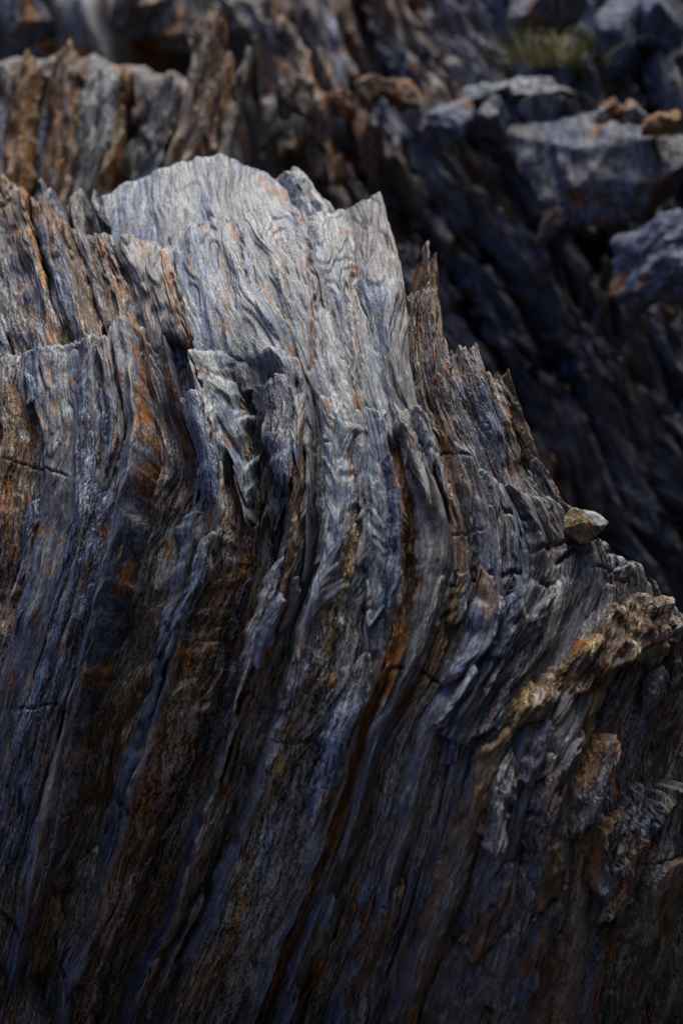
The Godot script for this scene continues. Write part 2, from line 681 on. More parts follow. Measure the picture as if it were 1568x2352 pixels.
const D_TOP := [[-2, 835], [-1, 825], [0, 815], [1, 790], [2, 772], [2.4, 765], [2.6, 725], [3.0, 712], [3.3, 730], [3.6, 745], [3.62, 905], [4.0, 895], [4.05, 800], [4.4, 795], [5.0, 797], [5.4, 812], [5.6, 850], [5.9, 905], [6.0, 912], [7.0, 940], [7.9, 930], [8.2, 940], [8.6, 985], [9.0, 1050], [9.3, 1090], [9.72, 1095], [9.75, 1335], [10.3, 1320], [10.9, 1318], [11.2, 1335], [11.5, 1345], [11.8, 1262], [12.2, 1290], [12.6, 1310], [12.8, 1360], [13.2, 1385], [14.0, 1450], [15.0, 1500]]
# cracks and veins: does it run across (by x) or down (by y), its course, half width, depth in cm, rust
const B_MARKS := [[false, [[520, 700], [540, 705], [620, 714], [700, 722], [800, 720], [860, 713]], 5.5, 0.6, 1.0], [false, [[545, 505], [640, 520], [720, 515]], 9.0, 0.2, 0.7], [false, [[480, 640], [600, 655], [760, 668]], 5.0, 0.3, 0.7], [false, [[600, 812], [760, 822], [900, 826]], 4.0, 0.4, 0.7], [false, [[560, 370], [640, 385], [720, 402]], 12.0, 0.3, 0.8], [false, [[515, 548], [600, 556], [650, 578]], 3.0, 0.5, 0.8], [false, [[600, 380], [690, 410]], 5.0, 0.9, 0.8], [false, [[610, 795], [720, 800], [900, 810]], 3.0, 0.5, 0.3]]
const C_MARKS := [[false, [[520, 212], [560, 228], [600, 250], [660, 268], [730, 262]], 11.0, 0.2, 1.0], [false, [[460, 128], [520, 132]], 7.0, 0.2, 1.0]]
const D_MARKS := [[false, [[850, 322], [1000, 331]], 7.0, 0.3, 1.0], [false, [[1030, 352], [1100, 334], [1185, 324]], 8.0, 0.3, 1.0], [false, [[1030, 480], [1110, 500], [1180, 488], [1240, 470]], 9.0, 0.3, 1.0], [false, [[1320, 958], [1420, 926], [1540, 882], [1660, 842], [1830, 790], [1970, 738]], 13.0, 0.2, 1.0], [false, [[1740, 372], [1870, 330], [1990, 272], [2150, 200]], 15.0, 0.2, 0.9], [false, [[1420, 715], [1520, 690], [1650, 640]], 8.0, 0.2, 0.8], [false, [[870, 678], [960, 690], [1080, 700]], 8.0, 0.2, 0.7], [false, [[1100, 20], [1400, -5]], 14.0, 0.2, 0.8], [false, [[830, 120], [900, 124]], 7.0, 0.2, 0.8], [true, [[-60, 2050], [0, 2093], [60, 2150], [120, 2235], [200, 2335]], 6.0, 2.5, 0.3], [true, [[1180, 1972], [1285, 1949]], 3.0, 0.8, 0.0], [true, [[1270, 1300], [1340, 1246]], 5.0, 1.6, 0.0], [true, [[1035, 1338], [1138, 1317], [1195, 1320]], 3.0, 0.9, 0.0], [true, [[1230, 1331], [1310, 1360]], 4.0, 1.2, 0.0], [false, [[1030, 462], [1100, 466], [1180, 455]], 4.0, 1.2, 0.9]]
const B_TOP := [[3.1, 530], [3.5, 505], [4.0, 485], [4.6, 470], [5.3, 456], [5.9, 443], [6.33, 432], [6.7, 450], [7.0, 448], [7.2, 432], [7.7, 422], [8.0, 402], [8.2, 396]]
# how far the ribs stand out, cm, along the beds; a bed named twice has a broken edge there
const RELIEF := [[-2.0, 0.0], [0.0, 0.6], [0.5, -0.4], [0.92, 0.3], [1.5, -0.2], [2.0, 1.4], [2.001, 0.6], [2.5, 0.4], [3.0, 3.0], [3.001, -4.6], [3.3, -5.2], [3.62, -4.0], [3.84, -0.8], [3.841, -2.0], [4.05, 1.8], [4.051, 1.2], [4.4, -2.5], [4.52, -5.6], [4.75, -6.0], [4.95, 0.4], [5.05, 1.3], [5.2, -0.4], [5.45, -2.6], [5.6, -2.6], [5.9, 0.6], [6.1, 1.2], [6.32, 0.2], [6.321, -0.6], [6.7, -0.9], [7.0, 0.9], [7.001, -0.6], [7.24, -0.7], [7.241, 0.3], [8.0, 1.4], [8.001, -1.2], [8.3, -1.4], [8.6, -0.6], [9.01, 0.9], [9.011, -0.4], [9.52, 0.4], [9.53, -0.4], [10.08, 0.6], [10.09, -0.3], [10.7, 0.6], [10.71, -0.4], [11.33, 0.4], [11.34, -0.4], [12.0, 0.4], [12.7, 0.0], [13.3, -0.8], [14.2, -2.0], [15.5, -4.0]]
const R_TOP := [[9.5, 1090], [10.0, 1120], [10.5, 1135], [11.0, 1150], [11.3, 1165], [11.5, 1220], [11.8, 1255]]
const B_END := [[3.1, 800], [4.1, 815], [5, 830], [5.5, 880], [6, 990], [7, 1010], [8.2, 1010]]
const A_TOP := [[3.1, 350], [3.5, 322], [4.2, 298], [5.0, 276], [5.6, 268], [6.1, 280], [6.6, 300]]


func outcrop() -> void:
	var d_marks := D_MARKS.duplicate()
	var cr := RandomNumberGenerator.new()
	cr.seed = 4
	for i in 34:
		var x := cr.randf_range(0, 1350)
		var y := cr.randf_range(900, 2200)
		var l := cr.randf_range(50, 190)
		d_marks.append([true, [[x, y], [x + l * 0.5, y + cr.randf_range(-25, 25)], [x + l, y + cr.randf_range(-50, 50)]], cr.randf_range(2.0, 4.0), cr.randf_range(0.4, 1.2), 0.0])
	var t := thing("rock_outcrop", "large blue grey and rust striped outcrop of folded upright rock layers filling the photo", "rock outcrop")
	# the body of the outcrop behind its layers
	layer(t, "rock_body", {"u": [-1.9, 15.4], "top": D_TOP.map(func(q): return [q[0], q[1] + 70.0]), "end": [[0, 2500]], "raise": -9.5, "tone": "grey", "tone2": "brown", "thick": 0.7, "rough": 0.5, "coarse": 8.0})
	layer(t, "rock_body", {"u": [3.1, 8.0], "top": B_TOP.map(func(q): return [q[0], q[1] + 70.0]), "end": [[0, 1100]], "raise": -9.5, "tone": "grey", "tone2": "brown", "thick": 0.5, "rough": 0.5, "coarse": 8.0})
	# upper left mass
	for a in [[-1.6, 0.3, "blue", 0.2], [0.25, 1.25, "grey", 0.35], [1.2, 2.2, "blue", 0.1], [2.15, 3.16, "grey", 0.2]]:
		layer(t, "rock_layer", {"u": [a[0], a[1]], "top": [[-1, 450], [0, 400], [0.6, 362], [1.2, 405], [1.8, 448], [2.3, 495], [3, 505]], "end": [[0, 880], [2.5, 830], [3, 800]], "marks": C_MARKS, "raise": -2.5, "prof": [-1.5, -0.5, 0.3, 0.5], "tone": a[2], "tone2": "brown", "rust": a[3], "jag_top": 18.0, "round_top": 3.0, "crust": 0.15})
	for a in [[0.8, 1.9, 360, "blue"], [1.8, 2.6, 335, "grey"], [2.4, 3.25, 372, "blue"]]:
		layer(t, "rock_layer", {"u": [a[0], a[1]], "top": [[a[0], a[2] + 35.0], [(a[0] + a[1]) * 0.5, a[2] - 15.0], [a[1], a[2] + 45.0]], "end": [[0, 700]], "raise": -10.0, "prof": [-3, 0, 1.0, -2.0], "tone": a[3], "tone2": "grey", "rust": 0.25, "jag_top": 20.0, "jag": 0.1, "round_top": 3.0, "flake": 2.0, "rough": 1.6, "thick": 0.3})
	# pale slab at the crest, and the lump to its right
	layer(t, "crest_slab", {"u": [3.0, 6.55], "v": [3.0, 6.9], "top": A_TOP, "end": [[3, 600], [7, 540]], "raise": -5.6, "prof": [-2, 0.5, 0.8, -1], "tone": "pale", "tone2": "ice", "rust": 0.12, "crust": 0.25, "jag_top": 2.5, "round_top": 3.0, "dome": 2.5, "flake": 0.35, "rough": 0.7, "mat": "smooth"})
	layer(t, "crest_lump", {"u": [6.45, 7.2], "v": [6.7, 7.6], "top": [[6.4, 335], [6.65, 300], [7.0, 305], [7.3, 350]], "end": [[6, 540], [8, 540]], "raise": -5.5, "dome": 3.0, "prof": [-3, 1.0, 1, -3], "tone": "grey", "tone2": "pale", "rust": 0.25, "round": 2.0, "mat": "smooth", "round_top": 4.0})
	# pale slabs below it
	for a in [[3.02, 4.15, "grey", "pink", 0.35, -1.6, [-1.0, 0.8, 0.2, -1.0]], [4.1, 5.5, "pale", "ice", 0.22, -0.9, [-1.2, 0.0, 0.3, 0.2]], [5.42, 6.6, "pale", "ice", 0.2, -0.8, [-0.3, 0.0, 0.3, 0.0]], [6.5, 7.3, "pale", "ice", 0.2, -0.9, [-0.4, 0.2, 0.0, -0.6]], [7.2, 8.06, "grey", "ice", 0.15, -0.9, [-1.0, 0.2, 0.6, 0.3]]]:
		layer(t, "pale_slab", {"u": [a[0], a[1]], "top": B_TOP, "end": [[3.1, 800], [3.55, 795], [3.6, 752], [4.15, 775]] if a[0] < 4.0 else B_END, "raise": a[5], "prof": a[6], "marks": B_MARKS, "tone": a[2], "tone2": a[3], "rust": a[4], "crust": 0.32, "jag": 0.03, "jag_top": 2.5, "dome": 3.0, "round_top": 1.6, "round_foot": 2.0, "round": 0.4, "flake": 0.9 if a[0] < 4.0 else 0.6, "rough": 1.2 if a[0] < 4.0 else 0.55, "mat": "smooth"})
	# broken fins on the right
	for a in [[8.05, 8.45, 8.1, 8.5, [[8, 650]], 1010, -2.5, "pink", "grey", 0.3], [8.42, 9.05, 8.4, 9.0, [[8, 655], [9, 665]], 1060, -2.0, "pink", "brown", 0.35], [9.0, 9.6, 9.0, 9.7, [[9, 725], [9.6, 775]], 1150, -2.6, "grey", "blue", 0.25], [9.5, 10.5, 9.6, 10.3, [[9.5, 765], [10.5, 790]], 1180, -1.8, "blue", "pink", 0.3], [10.4, 11.1, 10.2, 10.5, [[10.4, 800], [11, 850]], 1200, -3.0, "grey", "pink", 0.3], [11.0, 11.7, 10.4, 10.7, [[11, 850], [11.6, 842]], 1200, -4.0, "dark", "brown", 0.25], [10.3, 11.2, 10.3, 11.3, [[10.4, 1052], [11.2, 1068]], 1260, -2.5, "grey", "pink", 0.3]]:
		layer(t, "broken_fin", {"u": [a[0], a[1]], "v": [a[2], a[3]], "top": a[4], "end": [[0, a[5]]], "raise": a[6], "prof": [-2.0, -0.3, 0.5, 1.0], "tone": a[7], "tone2": a[8], "rust": a[9], "jag_top": 22.0, "jag": 0.06, "round_top": 1.0, "round": 0.6, "thick": 0.3})
	layer(t, "rock_splinter", {"u": [8.6, 9.5], "top": [[8.6, 640], [9.2, 610], [9.5, 585]], "end": [[0, 800]], "raise": -7.0, "prof": [-2, 0, 0, -1], "tone": "dark", "tone2": "brown", "jag_top": 16.0})
	layer(t, "rock_splinter", {"u": [9.3, 9.58], "top": [[9.3, 500], [9.6, 508]], "end": [[0, 780]], "raise": -6.0, "prof": [-1, 0, 0.5, 0], "tone": "pink", "tone2": "ochre", "rust": 0.35, "jag_top": 6.0, "round_top": 0.6})
	layer(t, "rock_splinter", {"u": [9.7, 10.05], "v": [9.4, 9.7], "top": [[9.7, 530], [10.05, 522]], "end": [[0, 780]], "raise": -6.5, "prof": [-1, 0, 0.5, 0], "tone": "ochre", "tone2": "brown", "rust": 0.45, "jag_top": 8.0, "round_top": 0.6})
	# the long ribbed layers below the cross crack: u0, u1, lift, profile, tones, rust, crust
	# u0, u1, tones, rust, crust
	var rows := [
		[-1.6, 0.15, "brown", "blue", 0.35, 0.14],
		[0.1, 0.95, "grey", "brown", 0.35, 0.18],
		[0.9, 1.52, "blue", "grey", 0.3, 0.15],
		[1.48, 2.02, "blue", "blue", 0.28, 0.15],
		[1.98, 2.55, "grey", "blue", 0.28, 0.15],
		[2.5, 3.01, "blue", "grey", 0.25, 0.1],
		[2.97, 3.66, "brown", "grey", 0.25, 0.12],
		[3.6, 3.85, "blue", "blue", 0.05, 0.05],
		[3.83, 4.06, "blue", "grey", 0.3, 0.1],
		[4.03, 4.44, "brown", "pink", 0.45, 0.18],
		[4.4, 4.76, "grey", "blue", 0.2, 0.15],
		[4.72, 4.98, "blue", "grey", 0.15, 0.1],
		[4.95, 5.22, "pink", "brown", 0.4, 0.2],
		[5.18, 5.6, "grey", "blue", 0.2, 0.25],
		[5.56, 5.94, "grey", "pale", 0.25, 0.25],
		[5.9, 6.34, "pale", "ochre", 0.3, 0.35],
		[6.3, 6.7, "pale", "grey", 0.2, 0.25],
		[6.66, 7.01, "grey", "pale", 0.2, 0.2],
		[6.97, 7.26, "brown", "rust", 0.6, 0.08],
		[7.22, 8.02, "grey", "blue", 0.12, 0.1],
		[7.98, 8.3, "brown", "grey", 0.4, 0.15],
		[8.26, 8.62, "grey", "brown", 0.3, 0.18],
		[8.58, 9.03, "blue", "grey", 0.2, 0.12],
		[9.0, 9.55, "grey", "blue", 0.25, 0.12],
		[9.5, 10.1, "blue", "grey", 0.2, 0.12],
		[10.05, 10.7, "grey", "blue", 0.2, 0.12],
		[10.65, 11.35, "blue", "grey", 0.2, 0.12],
		[11.3, 12.0, "blue", "mauve", 0.2, 0.12],
		[11.95, 12.7, "grey", "blue", 0.25, 0.12],
		[12.65, 13.3, "grey", "blue", 0.3, 0.1],
		[13.25, 14.2, "dark", "grey", 0.3, 0.1],
		[14.1, 15.5, "dark", "grey", 0.3, 0.1],
	]
	for a in rows:
		a[1] += 0.04
		var fine: bool = a[0] in [0.9, 2.5, 3.6, 3.83, 4.72, 5.56, 6.66, 7.22, 8.58, 9.5, 10.65]
		var w: float = a[1] - a[0]
		var pr := [relief(a[0] + w * 0.06), relief(a[0] + w * 0.36), relief(a[0] + w * 0.66), relief(a[1] - w * 0.07)]
		layer(t, "ribbed_layer", {"u": [a[0], a[1]], "marks": d_marks, "top": D_TOP, "raise": -1.2 if a[0] > 3.95 and a[0] < 8.0 else 0.2, "prof": pr, "grow": 1.0, "mat": "smooth" if fine else ("rock" if a[0] < 2.9 or (a[0] > 3.9 and a[0] < 4.5) or (a[0] > 5.8 and a[0] < 6.2) else "worn"), "tone": a[2], "tone2": a[3], "rust": a[4], "crust": a[5], "round_top": 2.5, "round": 0.25, "jag_top": 6.0, "jag": 0.03, "flake": 0.35 if fine else 1.0, "rough": 0.6 if fine else (1.0 if a[0] < 9.0 else 0.75)})
	# pale crusted sheets that lie over the tops of the ribs and break off below
	for a in [[4.04, 4.52, 1130, "ice", "pale", 0.2, 0.7], [4.46, 4.82, 1210, "pale", "grey", 0.1, 0.5], [4.78, 5.24, 1060, "pale", "ice", 0.2, 0.6], [5.1, 5.66, 1260, "pale", "pink", 0.2, 0.6], [5.6, 6.36, 1520, "pale", "ice", 0.25, 0.5], [6.3, 7.03, 1400, "pale", "ice", 0.2, 0.6], [7.22, 7.7, 1150, "pale", "grey", 0.2, 0.4], [7.66, 8.3, 1140, "pale", "mauve", 0.2, 0.5], [1.5, 2.5, 1100, "grey", "pale", 0.2, 0.5], [0.3, 1.5, 1000, "blue", "pale", 0.2, 0.5], [-1.0, 0.4, 960, "grey", "pale", 0.3, 0.5]]:
		var w: float = a[1] - a[0]
		var pr := [relief(a[0] + w * 0.06) - 0.8, relief(a[0] + w * 0.36), relief(a[0] + w * 0.66), relief(a[1] - w * 0.07) - 0.6]
		layer(t, "crusted_sheet", {"u": [a[0], a[1]], "v": [lerpf(a[0], a[1], 0.15), lerpf(a[1], a[0], 0.15)], "marks": d_marks, "top": D_TOP.map(func(q): return [q[0], q[1] + 4.0]), "end": [[a[0], a[2] + 40.0], [a[0] + w * 0.3, a[2] - 50.0], [a[0] + w * 0.6, a[2] + 70.0], [a[1], a[2] - 30.0]], "raise": 0.9 if a[0] < 6.2 and a[0] > 4.7 else 0.5, "prof": pr, "grow": 1.0, "tone": a[3], "tone2": a[4], "rust": a[5], "crust": 0.3, "taper_foot": 0.3, "taper_at": a[6], "round_top": 1.2, "round_foot": 0.8, "round": 0.5, "jag_top": 4.0, "jag": 0.07, "flake": 0.5, "rough": 0.75, "mat": "smooth", "thick": 0.06})
	layer(t, "shoulder_block", {"u": [9.7, 10.5], "v": [9.75, 10.6], "marks": d_marks, "top": R_TOP, "end": [[9, 1400]], "raise": 0.4, "prof": [-2.5, 0.4, 0.2, -0.3], "tone": "grey", "tone2": "mauve", "rust": 0.1, "crust": 0.05, "rough": 1.2, "flake": 0.8, "jag_top": 6.0, "mat": "smooth", "thick": 0.3})
	layer(t, "shoulder_block", {"u": [10.45, 11.75], "v": [10.5, 11.7], "marks": d_marks, "top": R_TOP, "end": [[9, 1420]], "raise": 0.2, "prof": [-0.8, 0.5, 0.2, -1.0], "tone": "mauve", "tone2": "grey", "rust": 0.12, "crust": 0.05, "rough": 1.3, "flake": 0.9, "jag_top": 10.0, "mat": "smooth", "thick": 0.3})
	# single plates lying on the ribs: u range, foot u range, top, foot, lift, tone, rust, tapers
	for a in [
		[3.62, 4.06, 3.75, 4.06, 900, 1175, 1.6, "blue", 0.1, 0.12, 0.35, 0.8],
		[4.55, 5.0, 4.72, 5.02, 868, 1120, 1.5, "blue", 0.1, 0.25, 0.3, 0.6],
		[3.82, 4.06, 3.86, 4.03, 1225, 1560, 1.8, "blue", 0.1, 0.1, 0.4, 0.7],
		[4.72, 5.0, 4.74, 5.01, 1280, 1640, 1.4, "blue", 0.1, 0.2, 0.4, 0.9],
		[5.5, 5.94, 5.6, 5.98, 905, 1290, 0.8, "grey", 0.15, 0.15, 0.4, 0.7],
		[2.62, 3.02, 2.7, 3.0, 1500, 2095, 1.8, "blue", 0.25, 0.3, 0.12, 0.6],
		[0.45, 0.82, 0.4, 0.7, 860, 940, 0.8, "blue", 0.0, 0.3, 0.3, 0.5],
		[1.95, 2.3, 2.0, 2.3, 800, 1090, 1.2, "blue", 0.1, 0.3, 0.3, 0.5],
		[6.66, 6.98, 6.7, 7.0, 1050, 1420, 1.2, "blue", 0.15, 0.2, 0.4, 0.7],
		[7.5, 7.98, 7.3, 7.7, 1330, 1640, 1.0, "grey", 0.15, 0.3, 0.5, 0.6],
		[8.75, 9.1, 8.7, 9.0, 1160, 1520, 1.2, "blue", 0.1, 0.15, 0.4, 0.6],
		[9.3, 9.8, 9.2, 9.6, 1410, 1560, 1.4, "blue", 0.05, 0.3, 0.4, 0.4],
		[6.5, 6.9, 6.5, 6.85, 1500, 1900, 0.8, "blue", 0.1, 0.3, 0.5, 0.5],
		[10.2, 10.9, 9.9, 10.5, 1330, 1560, 1.0, "blue", 0.05, 0.2, 0.4, 0.5],
		[11.2, 11.8, 10.9, 11.4, 1340, 1560, 1.0, "grey", 0.05, 0.2, 0.4, 0.5],
	]:
		layer(t, "rock_plate", {"u": [a[0], a[1]], "v": [a[2], a[3]], "top": [[0, a[4]]], "end": [[0, a[5]]], "raise": a[6], "prof": [-2.2, -0.4, 0.8, 0.6], "tone": a[7], "tone2": "grey", "rust": a[8], "crust": 0.02, "taper_top": a[9], "taper_foot": a[10], "taper_at": a[11], "round": 0.35, "round_top": 1.0, "jag_top": 4.0, "jag": 0.03, "rough": 0.6, "flake": 0.3, "thick": 0.05})
	var rng := RandomNumberGenerator.new()
	rng.seed = 21
	for i in 46:
		var u := rng.randf_range(-0.8, 12.6)
		var w := rng.randf_range(0.22, 0.6)
		if u > 9.2 and u < 10.2:
			u -= 1.4
		var long := rng.randf_range(110, 430)
		var y := rng.randf_range(line(D_TOP, u) + 30, 2250)
		var foot := y + long
		layer(t, "rock_plate", {"u": [u - w * 0.5, u + w * 0.5], "v": [u - w * rng.randf_range(0.2, 0.7), u + w * rng.randf_range(0.2, 0.6)], "top": [[u - w, y + rng.randf_range(-40, 40)], [u + w, y + rng.randf_range(-40, 40)]], "end": [[u - w, foot + rng.randf_range(-60, 60)], [u + w, foot + rng.randf_range(-60, 60)]], "raise": relief(u) * lerpf(0.3, 1.1, smoothstep(900.0, 1350.0, y)) + rng.randf_range(0.5, 1.3), "prof": [-1.8, -0.3, 0.4, rng.randf_range(-0.6, 0.6)], "tone": ["blue", "grey", "blue", "mauve", "brown", "grey"][i % 6], "tone2": ["grey", "blue", "brown"][i % 3], "rust": rng.randf_range(0.0, 0.3), "crust": rng.randf_range(0.0, 0.2), "taper_top": rng.randf_range(0.0, 0.3), "taper_foot": rng.randf_range(0.0, 0.4), "taper_at": rng.randf_range(0.3, 0.8), "round": 0.3, "round_top": 0.8, "jag_top": 9.0, "jag": 0.05, "rough": 0.9, "flake": 0.6, "thick": 0.05, "mat": ["worn", "smooth", "rock"][i % 3]})
	# broken blocks, lower right
	for i in 24:
		var u := rng.randf_range(10.2, 13.6) if i % 3 else rng.randf_range(8.6, 10.0)
		var w := rng.randf_range(0.35, 0.85)
		var y := rng.randf_range(maxf(line(D_TOP, u) + 60.0, 1640.0), 2280.0) if i % 3 else rng.randf_range(1340, 1620)
		var tall := rng.randf_range(90, 260)
		var tip := rng.randf_range(-70, 70)
		layer(t, "broken_block", {"u": [u - w * 0.5, u + w * 0.5], "v": [u - w * rng.randf_range(0.3, 0.7), u + w * rng.randf_range(0.3, 0.7)], "top": [[u - w * 0.5, y - tip], [u, y + rng.randf_range(-30, 30)], [u + w * 0.5, y + tip]], "end": [[u - w * 0.5, y + tall + rng.randf_range(-60, 60)], [u + w * 0.5, y + tall + rng.randf_range(-60, 60)]], "raise": (3.6 if u > 10.0 and u < 12.6 else 0.6) + rng.randf_range(0.6, 2.6), "prof": [-1.6, 0.2, 0.5, rng.randf_range(-1.5, 0.8)], "tone": ["grey", "blue", "mauve", "brown"][i % 4], "tone2": ["blue", "grey", "brown"][i % 3], "rust": rng.randf_range(0.05, 0.35), "crust": 0.08, "round": 0.5, "round_top": 0.7, "jag_top": 12.0, "jag": 0.08, "flake": 1.6, "rough": 1.2, "thick": 0.08, "mat": ["worn", "smooth"][i % 2]})
	# the hollow left of the pale slabs
	for a in [[3.55, 3.98, -5.5, "blue", 0.05, 745], [3.93, 4.03, -3.5, "rust", 0.9, 735], [4.0, 4.2, -3.0, "brown", 0.5, 760]]:
		layer(t, "rock_layer", {"u": [a[0], a[1]], "top": [[0, a[5]]], "end": [[0, 960]], "raise": a[2], "prof": [-1, 0, 0.5, 0], "tone": a[3], "rust": a[4]})
	layer(t, "corner_block", {"u": [-2.0, 4.6], "top": [[0.6, 2085], [1.6, 2160], [2.7, 2240], [3.6, 2330], [4.4, 2420]], "raise": 2.2, "prof": [0, 0.6, 0.4, -1.5], "tone": "brown", "tone2": "grey", "rust": 0.35, "round_top": 2.5, "jag_top": 5.0})
	# pitted ochre ledge and its neighbours
	layer(t, "pitted_ledge", {"u": [10.25, 12.75], "top": [[10.3, 1625], [10.6, 1572], [11.0, 1525], [11.3, 1468], [11.55, 1415], [12.05, 1378], [12.7, 1395]], "end": [[10.3, 1700], [10.7, 1665], [11.2, 1615], [11.7, 1562], [12.2, 1500], [12.7, 1455]], "raise": 4.6, "prof": [-3, 0.2, 0.6, -1.5], "tone": "brown", "tone2": "ochre", "rust": 0.4, "crust": 0.15, "lumpy": 0.4, "flake": 2.2, "rough": 2.0, "mat": "worn", "round_top": 2.0, "round_foot": 1.5, "round": 2.0, "jag_top": 20.0})
	for a in [[1490, 1475, 90, 130, "olive"], [1530, 1440, 110, 90, "dark"], [1500, 1580, 70, 130, "ochre"], [1548, 1540, 80, 160, "dark"],  [1425, 1320, 60, 60, "pink"]]:
		on_face(t, "rock_knob", a[0], a[1], -0.03, a[2], a[3], 0.9, Vector3(0, 15, -10), a[4], {"tone2": "grey", "rust": 0.25, "rough": 1.7, "res": 30})
	layer(t, "lumpy_shelf", {"u": [12.3, 14.3], "top": [[12.3, 1850], [12.8, 1800], [13.3, 1830], [14, 1810]], "end": [[12.3, 1960], [13.0, 2010], [13.6, 1960], [14.2, 1880]], "raise": 4.0, "prof": [-3, 0.2, 0.6, -1.5], "tone": "blue", "tone2": "grey", "rust": 0.25, "crust": 0.15, "lumpy": 0.35, "flake": 2.6, "rough": 1.8, "mat": "worn", "round_top": 1.5, "round_foot": 1.0, "round": 1.5, "jag_top": 22.0})
	on_face(t, "rock_knob", 1340, 1202, -0.02, 95, 66, 1.2, Vector3(0, 20, 32), "ochre", {"tone2": "pale", "rust": 0.3, "rough": 0.6, "square": 3.5, "cut": 0.7, "res": 30})
	# smooth face under the lumpy ledge, lower right
	for a in [[9.95, 10.55, "grey", "brown", 0.25, 9.5, 10.4], [10.5, 11.2, "mauve", "blue", 0.12, 10.3, 11.6], [11.15, 11.7, "mauve", "grey", 0.15, 11.5, 12.6], [11.66, 11.9, "pink", "ochre", 0.4, 12.5, 13.0]]:
		layer(t, "smooth_face", {"u": [a[0], a[1]], "v": [a[5], a[6]], "top": [[9.9, 1740], [10.3, 1672], [10.7, 1630], [11.2, 1580], [11.7, 1525], [12.0, 1515]], "raise": 3.4, "round": 1.2, "prof": [-1.2, 0.3, 0.5, 0.0], "tone": a[2], "tone2": a[3], "rust": a[4], "flake": 0.7, "mat": "smooth", "rough": 0.9})
	layer(t, "rock_layer", {"u": [9.35, 10.05], "top": [[0, 1610]], "raise": -6.5, "prof": [0, -0.5, -0.5, 0], "tone": "dark", "tone2": "brown", "rust": 0.2})
	for a in [[12.6, 13.0, 1520, "brown", 1.0], [13.0, 13.35, 1490, "grey", 0.0], [13.3, 13.75, 1500, "blue", -1.0], [13.7, 14.4, 1530, "dark", -2.0]]:
		layer(t, "broken_fin", {"u": [a[0], a[1]], "v": [a[0] - 0.2, a[1] + 0.3], "top": [[0, a[2]]], "raise": a[4] - 4.0, "prof": [-2.5, -0.3, 1.0, 1.2], "tone": a[3], "tone2": "grey", "rust": 0.35, "jag_top": 25.0, "jag": 0.12})


# a block set into the rock face, sunk (or standing proud) by so many metres
func on_face(parent: Node, called: String, x: float, y: float, sunk: float, w: float, h: float, deep: float, turn: Vector3, tone: String, o := {}) -> void:
	put(parent, called, x, y, EYE.distance_to(hit(x, y, false)) + sunk, w, h, deep, turn, tone, o)


func relief(u: float) -> float:
	return line(RELIEF, u)


